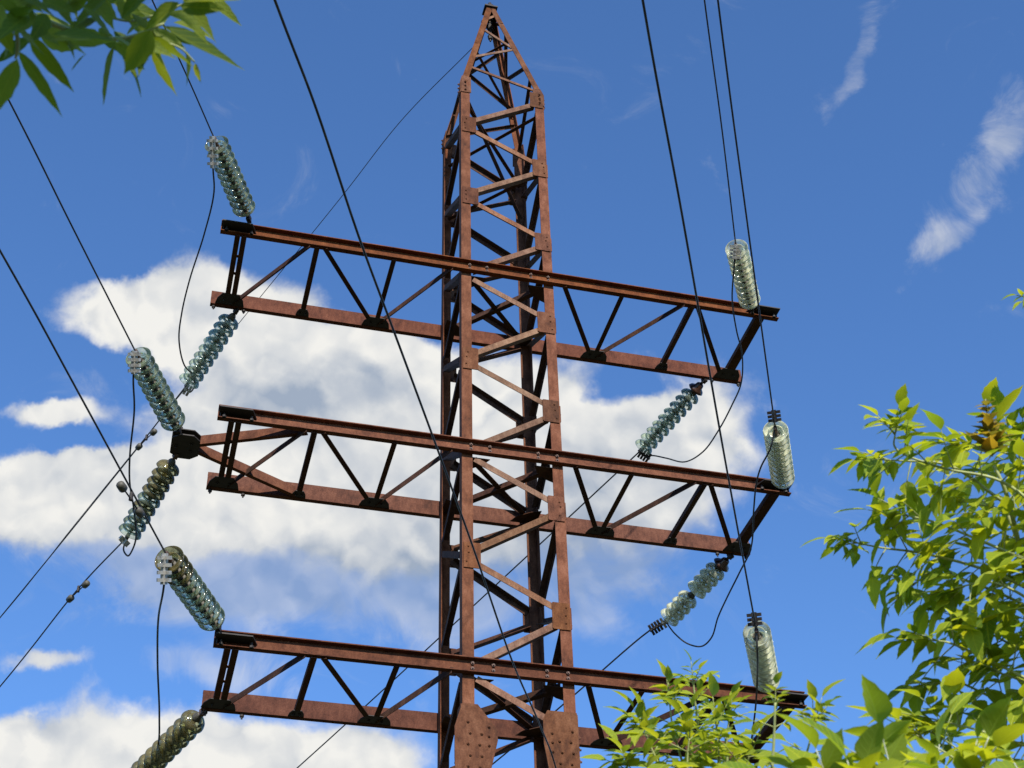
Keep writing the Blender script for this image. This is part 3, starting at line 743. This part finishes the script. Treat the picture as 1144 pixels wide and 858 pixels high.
cL1 = conductor('conductor', back_wire(L11, [in_vp(150, 505, L10, DB), in_vp(0, 690, L10, DB)]), 'wire falling from the slender green string under the top crossarm past the hexagonal plate', WG)
cL2 = conductor('conductor', back_wire(L21, [in_vp(88, 657, L20, DB), in_vp(0, 767, L20, DB)]), 'wire with two damper weights falling from the brownish string under the hexagonal plate', WG)
conductor('conductor', back_wire(L31, [L31 + DB*2 - Z*.3, L31 + DB*5-Z*.7]), 'wire below the dirty brown string of the lowest crossarm', WG)
cQ1 = conductor('conductor', back_wire(Q11, [in_vp(560, 648, Q10, DB), in_vp(332, 858, Q10, DB)]), 'thin wire passing behind the shaft from the string under the top crossarm', WG, .009)
cQ2 = conductor('conductor', back_wire(Q21, [in_vp(725, 705, Q20, DB), in_vp(642, 776, Q20, DB), in_vp(545, 858, Q20, DB)]), 'wire with a ribbed clamp running from the gapped string behind the lowest crossarm', WG, .009)
# earth wire from the peak
E0 = pk(-1, 1, .74)
conductor('earth_wire', spline([E0, in_vp(448, 135, E0, DB), in_vp(383, 218, E0, DB), in_vp(267, 361, E0, DB), in_vp(165, 485.5, E0, DB), in_vp(82, 588, E0, DB), in_vp(0, 690.5, E0, DB), in_vp(0, 690.5, E0, DB) + DB*60 - Z*5], 10), 'very thin earth wire running down from the pylon peak behind the top crossarm', 'earth wires', .0055, 'earth wire')
E1 = at_y(541, 12, -.05)

# clamps
def depth(P): return (P-CAM).length
def jump(px_pts, d0, d1):
    """points along px_pts with the distance going evenly from d0 to d1"""
    L = [0]
    for a, b in zip(px_pts, px_pts[1:]): L.append(L[-1] + math.hypot(a[0]-b[0], a[1]-b[1]))
    return [at(x, y, d0 + (d1-d0)*l/L[-1]) for (x, y), l in zip(px_pts, L)]
def jumper(px_pts, P0, P1, label, r=.0085):
    pts = [P0] + jump(px_pts, depth(P0), depth(P1)) + ([P1] if P1 is not None else [])
    o = MB().tube(spline(pts, 8), r, 8).build('jumper_cable', WIRE, None, True); tag(o, label, 'cable', JG); return o
j1 = jumper([(238, 185), (239, 215), (228, 262), (212, 312), (203, 350), (200, 380), (206, 408), (216, 420), (217, 432), (212, 438)], A1, L11, 'thin cable hanging from the top crossarm string in front of the white cloud')
j2 = jumper([(149, 420), (150, 458), (145, 510), (145, 540), (149, 565), (152, 600), (148, 614), (143, 621), (138, 614)], B1, L21, 'cable dropping from the hexagonal plate string to the brownish string, kinked at its foot')
j3 = jumper([(183, 655), (177, 690), (176, 740), (178, 800), (176, 835), (160, 870)], C1, L31, 'cable hanging down from the green and brown string past the end of the lowest crossarm')
j4 = jumper([(820, 300), (818, 335), (823, 370), (829, 395), (828, 428), (818, 452), (802, 482), (785, 505), (765, 516), (745, 512), (730, 509), (722, 509)], R11, Q11, 'cable looping from the pale top string round the top crossarm end')
j5 = jumper([(861, 500), (850, 522), (845, 540), (842, 570), (839, 612), (826, 640), (812, 668), (802, 690), (795, 712), (784, 722), (768, 719), (754, 708), (747, 699)], R21, Q21, 'cable looping from the pale middle string round the middle crossarm end')
j6 = jumper([(846, 725), (846, 760), (843, 800), (836, 840), (815, 880)], R31, at_y(790, 900, 1.5), 'cable dropping from the pale lowest string into the leaves')
def clamp_on(o, px0, px1, P, matl, ribs=4, w=.022):
    d = depth(P); strain_clamp(at(*px0, d-.03), at(*px1, d-.03), matl, o, ribs, w)
clamp_on(j1, (237, 152), (238, 188), A1, GALV)
clamp_on(j2, (150, 392), (150, 418), B1, GALV)
clamp_on(j3, (184, 618), (183, 653), C1, GALV)
clamp_on(j4, (822, 273), (821, 290), R11, GALV)
clamp_on(cR2, (864, 458), (866, 472), R21, BLACK, 3)
clamp_on(cR3, (842, 684), (844, 700), R31, BLACK, 3)
clamp_on(j4, (714, 505), (726, 513), Q11, BLACK, 4, .015)
clamp_on(cQ2, (739, 697), (726, 705), Q21, BLACK, 4, .015)
clamp_on(cQ2, (744, 694), (738, 698), Q21, GALV, 1, .02)
clamp_on(j1, (206, 434), (213, 438), L11, GALV, 2, .015)
clamp_on(j2, (141, 602), (136, 607), L21, GALV, 2, .02)
# vibration dampers: two weights on a short cable, clamped under the conductor
def damper(parent, px, P, D, horizontal=None):
    c = in_vp(px[0], px[1], P, D); d = D if horizontal is None else horizontal
    mb = MB(); mb.tube([c-d*.17-Z*.05, c-d*.06-Z*.045, c-Z*.045, c+d*.06-Z*.045, c+d*.17-Z*.05], .006, 6)
    mb.tube([c+Z*.012, c-Z*.055], .016, 6)
    o = mb.build('damper', BLACK, parent)
    for s in (-1, 1):
        w = MB(); w.tube([c+d*s*.12-Z*.05, c+d*s*.14-Z*.05, c+d*s*.20-Z*.052, c+d*s*.215-Z*.052], [.018, .034, .032, .015], 10); w.build('damper_weight', CAPM, o, True)
damper(cL2, (88, 656), L20, DB)
damper(cL1, (164, 487), L10, DB)
damper(cC, (147, 552), C0, DF)

# ------------------------------------------------------------------ trees (ash-leaved maple: compound leaves)
class LeafMB:
    def __init__(s): s.v = []; s.f = []; s.uv = []
    def leaflet(s, base, d, n, L, Wd, rg, fold=.35, droop=.25, lobes=True):
        d = d.normalized(); n = (n - d*n.dot(d)).normalized(); w = d.cross(n)
        ts = (0, .10, .22, .34, .44, .56, .66, .78, .88, 1.0)
        prof = (.0, .50, .88, 1.0, .93, .90, .66, .50, .20, .0)
        o = len(s.v); tw = rg.uniform(-.35, .35); bend = rg.uniform(-.10, .10)
        fold = fold*rg.uniform(.5, 1.6); asym = rg.uniform(.85, 1.15)
        for t, p in zip(ts, prof):
            c = base + d*(t*L) - n*(droop*L*t*t) + w*(bend*L*t*t)
            a = tw*t; nn = n*math.cos(a) + w*math.sin(a); ww = w*math.cos(a) - n*math.sin(a)
            hw_ = Wd*p
            j = 1 + rg.uniform(-.06, .06)
            curl = .12*math.sin(t*7+tw*9)
            s.v.append(c - ww*hw_*asym*j*math.cos(fold) + nn*hw_*(math.sin(fold)+curl*.6))
            s.v.append(c)
            s.v.append(c + ww*hw_/asym*j*math.cos(fold) + nn*hw_*(math.sin(fold)-curl*.6))
            s.uv += [(-p, t), (0, t), (p, t)]
        for i in range(len(ts)-1):
            a = o+i*3
            for q in ((a, a+1, a+4, a+3), (a+1, a+2, a+5, a+4)): s.f.append(q)
    def build(s, name, mats, parent, idx=None):
        me = bpy.data.meshes.new(name); me.from_pydata([tuple(v) for v in s.v], [], s.f)
        uv = me.uv_layers.new(name='UVMap')
        for lp in me.loops: uv.data[lp.index].uv = s.uv[lp.vertex_index]
        for p in me.polygons: p.use_smooth = True
        me.materials.append(mats)
        o = bpy.data.objects.new(name, me); COL.objects.link(o)
        adopt(o, parent); return o
def compound(lm, st, base, d, up, rg, size=.085, pairs=2, pet=.6, spread=62, droop=.3, wide=.22):
    """one pinnate leaf: stalk, pairs of leaflets, end leaflet"""
    d = d.normalized(); side = d.cross(up).normalized(); up = side.cross(d).normalized()
    Lr = size*(pet + .42*pairs)
    pts = []
    for k in range(6):
        t = k/5; pts.append(base + d*Lr*t - up*(droop*.5*Lr*t*t))
    st.tube(pts, .0011+size*.006, 5, .0008)
    def on(t): return base + d*Lr*t - up*(droop*.5*Lr*t*t)
    tang = (d - up*droop).normalized()
    n0 = (up*.55 + sv*.75 + Vector((rg.uniform(-.35, .35), rg.uniform(-.35, .35), rg.uniform(-.2, .2)))).normalized()
    for i in range(pairs):
        t = (pet + .42*i)/(pet + .42*pairs)
        for s in (-1, 1):
            if rg.random() < .05: continue
            a = rad(spread + rg.uniform(-12, 12)); q = tang*math.cos(a) + side*s*math.sin(a)
            q = (q - Z*rg.uniform(-.15, .5)).normalized()
            lm.leaflet(on(t), q, (n0 + side*s*rg.uniform(-.3, .3)), size*rg.uniform(.72, 1.0), size*wide*rg.uniform(.75, 1.1), rg, droop=rg.uniform(.02, .3))
    q = (tang + side*rg.uniform(-.2, .2) - up*rg.uniform(0, .3)).normalized()
    lm.leaflet(on(1), q, n0, size*rg.uniform(1.0, 1.25), size*wide*rg.uniform(1.1, 1.45), rg, droop=rg.uniform(.1, .4))
def shoot(lm, st, pts, rg, r0, r1, every, size0, size1, pairs=2, start=.0, wide=.22, outward=.9, upness=.35, droop=.3, terminal=True):
    """a leafy shoot: stem along pts (base to tip), opposite pairs of compound leaves turned by a quarter at each node, getting smaller to the tip"""
    P = spline(pts, 8)
    st.tube(P, r0, 7, r1)
    acc = 0; node = 0; total = sum((b-a).length for a, b in zip(P, P[1:])); run = 0
    ang = rg.uniform(0, PI)
    nxt = total*start
    for a, b in zip(P, P[1:]):
        seg = (b-a).length; d = (b-a).normalized()
        while nxt <= run + seg:
            p = a + d*(nxt-run); f = nxt/total
            u = d.orthogonal().normalized(); w = d.cross(u)
            for s in (0, PI):
                th = ang + s + rg.uniform(-.35, .35)
                o = u*math.cos(th) + w*math.sin(th)
                dr = (o*outward + d*upness + Z*.12 + Vector((rg.uniform(-.2, .2), rg.uniform(-.2, .2), rg.uniform(-.2, .2))))
                sz = (size0 + (size1-size0)*f)*rg.uniform(.85, 1.15)
                compound(lm, st, p, dr, (Z + d*.4).normalized(), rg, sz, pairs if rg.random() < .75 else max(1, pairs-1), rg.uniform(.45, .8), rg.uniform(52, 68), droop, wide)
            ang += PI/2 + rg.uniform(-.25, .25); nxt += every*(1-.45*f)*rg.uniform(.8, 1.2)
        run += seg
    d = (P[-1]-P[-3]).normalized()
    if not terminal: return P
    compound(lm, st, P[-1], d, (Z + d*.2), rg, size1, 2, .3, 55, .1, wide)
    for k in range(2):
        u = Vector((rg.uniform(-1, 1), rg.uniform(-1, 1), rg.uniform(-.5, 1)))
        compound(lm, st, P[-2], d*.8 + u*.6, (Z + d*.2), rg, size1*.9, 2, .35, 58, droop, wide)
    return P

def tree(name, label, base, trunk_top, r0, shoots, seed, leafm, stemm=STEM, barkm=BARK, extra=None):
    rg = random.Random(seed)
    o = empty(name, base); tag(o, label, 'tree', 'leafy maple trees around the pylon')
    tp = [Vector(base)]
    b = Vector(base); t = Vector(trunk_top)
    for k in range(1, 6):
        f = k/5; tp.append(b.lerp(t, f) + Vector((rg.uniform(-.04, .04), rg.uniform(-.04, .04), 0))*(1 if k < 5 else 0))
    MB().tube(spline(tp, 5), r0, 10, r0*.45).build('trunk', barkm, o, True)
    lm = LeafMB()
    for sh in shoots:
        st = MB()
        pts = [Vector(p) for p in sh['pts']]
        kw = {k: v for k, v in sh.items() if k not in ('pts', 'link')}
        if sh.get('link', True):
            # bough from the trunk to the shoot's foot
            foot = pts[0]; q = b.lerp(t, rg.uniform(.8, 1.0)); mid = q.lerp(foot, .55) - Z*.06
            st.tube(spline([q, mid, foot], 6), max(.012, sh['r0']*1.6), 8, sh['r0'])
        shoot(lm, st, pts, rg, **kw)
        st.build('branch', stemm, o, True)
    if extra: extra(lm, o, rg)
    lm.build('crown', leafm, o)
    return o
def pxs(L, d):
    if isinstance(d, (int, float)): d = [d]*len(L)
    return [at(x, y, dd) for (x, y), dd in zip(L, d)]

def shift(pts, dx, dy): return [(x+dx, y+dy) for x, y in pts]
def T(pts, dist, **k):
    q = dict(pts=pxs(pts, dist), r0=.0035, r1=.0014, every=.068, size0=.08, size1=.055, pairs=2, start=.12)
    q.update(k); return q
# --- big tree at the right
g0 = at(1330, 1000, 3.1)
tree('maple_tree', 'leafy tree with one upright reddish shoot tip standing above its crown', (g0.x, g0.y+.1, 0), (at(1245, 820, 3.15)), .055, [
    T([(1175, 760), (1146, 640), (1122, 545), (1110, 520)], [3.1, 3.05, 3.0, 3.0], r0=.006, r1=.003, start=.25, every=.085, size0=.07, size1=.06, terminal=False),
    T([(1170, 575), (1117, 537), (1050, 522), (1000, 500), (1000, 484)], 2.95, start=.2, size0=.07, size1=.045),
    T([(1120, 560), (1060, 520), (1012, 515), (992, 514)], 3.05, start=.3, size0=.07, size1=.055),
    T([(1180, 640), (1105, 608), (1040, 582), (1012, 576)], 2.95, size0=.074, size1=.06),
    T([(1190, 680), (1110, 640), (1030, 618), (985, 612), (955, 606)], 3.0, size0=.074, size1=.045),
    T([(1190, 700), (1110, 660), (1040, 640), (1025, 650)], 3.1, size0=.074, size1=.06),
    T([(1190, 780), (1120, 745), (1060, 718), (1048, 716)], 2.95, size0=.074, size1=.065),
    T([(1200, 820), (1130, 790), (1070, 762), (1062, 762)], 3.05, size0=.074, size1=.06),
    T([(1220, 690), (1170, 600), (1150, 540), (1135, 500)], 3.15, size0=.074, size1=.06, start=.1),
    T([(1210, 860), (1150, 835), (1090, 815), (1050, 805)], 2.9, size0=.074, size1=.058),
    T([(1190, 930), (1140, 880), (1090, 850), (1060, 830)], 2.9, size0=.074, size1=.058),
    T([(1200, 720), (1150, 670), (1105, 650), (1075, 655)], 2.95, size0=.074, size1=.058),
    T([(1210, 800), (1160, 740), (1120, 715), (1090, 700)], 3.1, size0=.074, size1=.058),
    T([(1200, 620), (1160, 580), (1120, 570), (1080, 560)], 3.1, size0=.074, size1=.058),
    T([(1220, 560), (1170, 530), (1120, 505), (1090, 500)], 3.2, size0=.07, size1=.058),
    T([(1230, 820), (1180, 780), (1140, 760), (1110, 750)], 3.0, size0=.074, size1=.058),
    T([(1170, 950), (1120, 890), (1070, 850), (1030, 825)], 2.7, size0=.074, size1=.058),
    T([(1260, 420), (1200, 350), (1153, 334)], 3.1, size0=.05, size1=.026, start=.8),
], 11, LEAF)
# reddish tip of the upright shoot, part of the big tree
big = bpy.data.objects['maple_tree']
rg = random.Random(5); lm = LeafMB(); st = MB()
top = at(1101, 446, 3.0); foot = at(1108, 510, 3.0); ax = (top-foot).normalized()
st.tube([foot, top], .003, 6, .001)
for k in range(9):
    f = k/9; p = foot.lerp(top, f)
    for j in range(4):
        a = j*PI/2 + k*.8 + rg.uniform(-.2, .2); u = ax.orthogonal().normalized(); w = ax.cross(u)
        d = u*math.cos(a) + w*math.sin(a) + ax*rg.uniform(.25, .9)
        lm.leaflet(p, d, ax, .056*(1-f*.70)*rg.uniform(.75, 1.25), .0165*(1-f*.6)*rg.uniform(.8, 1.15), rg, droop=rg.uniform(-.1, .4))
st.build('shoot_stem', STEM_PALE, big, True); lm.build('shoot_tip', LEAF_RED, big)

# --- sapling in the middle
g1 = at(800, 1100, 3.4)
tree('maple_sapling', 'bright green sapling tip rising in front of the lowest crossarm', (g1.x, g1.y, 0), at(792, 960, 3.4), .022, [
    T([(792, 940), (785, 870), (779, 805), (774, 758)], 3.4, r0=.004, r1=.002, start=.15, every=.05, size0=.075, size1=.032, wide=.25),
    T([(790, 940), (765, 860), (752, 815), (748, 785)], 3.35, start=.25, every=.055, size0=.07, size1=.045),
    T([(795, 940), (812, 860), (812, 825), (815, 800)], 3.45, start=.25, every=.055, size0=.07, size1=.04),
    T([(790, 940), (750, 880), (732, 845), (722, 822)], 3.3, start=.25, every=.055, size0=.08, size1=.055),
    T([(790, 940), (800, 880), (803, 840), (800, 810)], 3.25, start=.25, every=.055, size0=.08, size1=.05),
    T([(790, 950), (770, 890), (768, 850), (770, 825)], 3.2, start=.25, every=.055, size0=.08, size1=.055),
    T([(790, 950), (820, 900), (828, 872), (836, 850)], 3.3, start=.25, every=.055, size0=.08, size1=.055),
    T([(790, 950), (740, 910), (715, 880), (706, 862)], 3.3, start=.25, every=.055, size0=.08, size1=.055),
], 23, LEAF_Y, STEM)
# --- thin wand with a few leaves
g2 = at(868, 1100, 2.6)
tree('maple_seedling', 'thin upright green wand with sparse leaves in front of the lowest pale insulator', (g2.x, g2.y, 0), at(864, 960, 2.6), .012, [
    T([(864, 960), (862, 880), (865, 820), (866, 785)], 2.6, r0=.0035, r1=.0016, start=.35, every=.075, size0=.055, size1=.026, pairs=1, link=False),
    T([(864, 960), (890, 880), (903, 835), (910, 808)], 2.75, r0=.0025, start=.5, every=.07, size0=.05, size1=.04, pairs=1),
], 31, LEAF_Y, STEM)
# --- near tree, lower right: larger leaves
g3 = at(1010, 1150, 2.1)
tree('maple_bush', 'low young tree with the largest leaves, just below the big tree', (g3.x, g3.y, 0), at(1000, 980, 2.1), .02, [
    T(shift([(1000, 960), (995, 890), (990, 855), (984, 830)], 12, 34), 2.1, r0=.004, start=.3, every=.045, size0=.068, size1=.055, wide=.30),
    T(shift([(1000, 960), (950, 900), (930, 885), (922, 865)], 12, 34), 2.05, start=.3, every=.05, size0=.068, size1=.062, wide=.30),
    T(shift([(1010, 960), (1050, 890), (1065, 865), (1072, 845)], 12, 34), 2.15, start=.3, every=.05, size0=.068, size1=.06, wide=.27),
    T(shift([(1010, 960), (1100, 910), (1130, 870), (1150, 850)], 12, 34), 2.2, start=.3, every=.055, size0=.068, size1=.065, wide=.27),
    T(shift([(1000, 970), (970, 910), (960, 895), (955, 880)], 12, 34), 2.0, start=.3, every=.05, size0=.068, size1=.062, wide=.30),
    T(shift([(1000, 970), (1020, 900), (1030, 870), (1032, 850)], 12, 34), 2.25, start=.3, every=.05, size0=.075, size1=.055, wide=.27),
    T(shift([(1000, 970), (930, 930), (895, 905), (880, 888)], 12, 34), 2.2, start=.3, every=.055, size0=.075, size1=.06, wide=.27),
], 41, LEAF, STEM_PALE)
# --- overhanging branch, upper left: the outer leaves one by one, base and tip in the plane of the twig
def overhang(lm, o, rg):
    k = 300/1144
    for bx, by, tx, ty, wd, dist in (
        (75, 215, 290, 480, 62, 1.75), (75, 250, -30, 520, 95, 1.6), (120, 140, 325, 390, 88, 1.75), (490, 190, 440, 455, 105, 1.9), (535, 235, 615, 410, 60, 2.0), (665, 175, 735, 410, 112, 1.9),
        (790, 215, 805, 365, 72, 2.0), (690, 110, 1045, 315, 105, 1.85), (770, -20, 935, 180, 100, 1.95), (870, -30, 1025, 112, 75, 2.0), (365, 230, 300, 305, 44, 2.0), (190, 120, 380, 215, 80, 1.8),
        (480, 60, 320, 60, 60, 1.9), (235, -20, 300, 125, 56, 1.8), (360, -30, 505, 105, 95, 1.85), (-20, 60, 55, 235, 90, 1.7), (830, 270, 858, 350, 34, 2.0), (120, 60, -30, 180, 110, 1.65), (20, 40, 190, -20, 90, 1.7),
        (130, 20, 60, 160, 100, 1.7), (200, 60, 130, 190, 90, 1.75), (300, 90, 400, 180, 60, 1.9), (540, 150, 650, 60, 60, 1.95), (600, 160, 700, 60, 80, 2.0), (600, 180, 470, 160, 50, 1.9), (700, 80, 780, 10, 60, 2.0),
        (640, 170, 560, 240, 46, 2.0), (20, 150, 30, 260, 60, 1.75), (280, 40, 380, -40, 80, 1.8), (560, 90, 480, -20, 70, 1.9), (0, 20, -60, 200, 110, 1.6), (160, 90, 240, 190, 80, 1.85), (520, 170, 560, 330, 46, 2.05), (610, 190, 600, 320, 50, 2.05),
        (420, 120, 520, 230, 70, 1.95), (560, 60, 690, 130, 70, 1.9), (650, 120, 800, 200, 64, 1.95), (430, 20, 560, -30, 70, 1.95), (90, 110, 200, 250, 84, 1.7), (250, 130, 330, 250, 56, 1.8), (40, 90, 140, 20, 90, 1.65), (330, 130, 420, 60, 60, 1.85), (720, 140, 900, 190, 60, 1.95), (470, 150, 360, 200, 52, 1.9), (-40, 0, 90, 60, 110, 1.65), (180, 0, 330, 60, 80, 1.75), (560, 180, 640, 260, 50, 1.95)):
        b_, t_ = at(bx*k, by*k, dist), at(tx*k, ty*k, dist*rg.uniform(.97, 1.04))
        d = t_-b_; L = d.length
        n = (-CF*.8 + Z*.5 + Vector((rg.uniform(-.5, .5), rg.uniform(-.5, .5), rg.uniform(-.3, .3))))
        lm.leaflet(b_, d, n, L, wd*k*dist/F*.43, rg, droop=rg.uniform(0, .12))
    for i in range(46):
        x, y = rg.uniform(-20, 215), rg.uniform(-25, 48); x -= max(0, y-20)*1.2
        P = at(x, y, rg.uniform(1.65, 2.1)); a = rg.uniform(-.3, 1.0)
        d = (CR*math.cos(a)*rg.choice((1, 1, -1)) - CU*abs(math.sin(a)) + CF*rg.uniform(-.5, .5)).normalized()
        lm.leaflet(P, d, (-CF*.7 + Z*.4 + Vector((rg.uniform(-.6, .6), rg.uniform(-.6, .6), rg.uniform(-.4, .4)))), rg.uniform(.045, .07), rg.uniform(.009, .0145), rg, droop=rg.uniform(0, .25))
    # unseen upper leaves of that tree, added above the branch to shade it
    up = LeafMB()
    for i in range(230):
        P = at(rg.uniform(-110, 150), rg.uniform(-60, 110), rg.uniform(1.6, 2.0)) + sv*rg.uniform(.40, 1.3)
        d = Vector((rg.uniform(-1, 1), rg.uniform(-1, 1), rg.uniform(-1, .2))).normalized()
        up.leaflet(P, d, sv + Vector((rg.uniform(-.6, .6), rg.uniform(-.6, .6), rg.uniform(-.6, .6))), .085, .024, rg)
    up.build('shade_crown', LEAF_DK, o)
g4 = at(-620, 900, 3.0)
def O(pts, dist, **k): return T([(x*.2622, y*.2622) for x, y in pts], dist, start=2.0, terminal=False, **k)
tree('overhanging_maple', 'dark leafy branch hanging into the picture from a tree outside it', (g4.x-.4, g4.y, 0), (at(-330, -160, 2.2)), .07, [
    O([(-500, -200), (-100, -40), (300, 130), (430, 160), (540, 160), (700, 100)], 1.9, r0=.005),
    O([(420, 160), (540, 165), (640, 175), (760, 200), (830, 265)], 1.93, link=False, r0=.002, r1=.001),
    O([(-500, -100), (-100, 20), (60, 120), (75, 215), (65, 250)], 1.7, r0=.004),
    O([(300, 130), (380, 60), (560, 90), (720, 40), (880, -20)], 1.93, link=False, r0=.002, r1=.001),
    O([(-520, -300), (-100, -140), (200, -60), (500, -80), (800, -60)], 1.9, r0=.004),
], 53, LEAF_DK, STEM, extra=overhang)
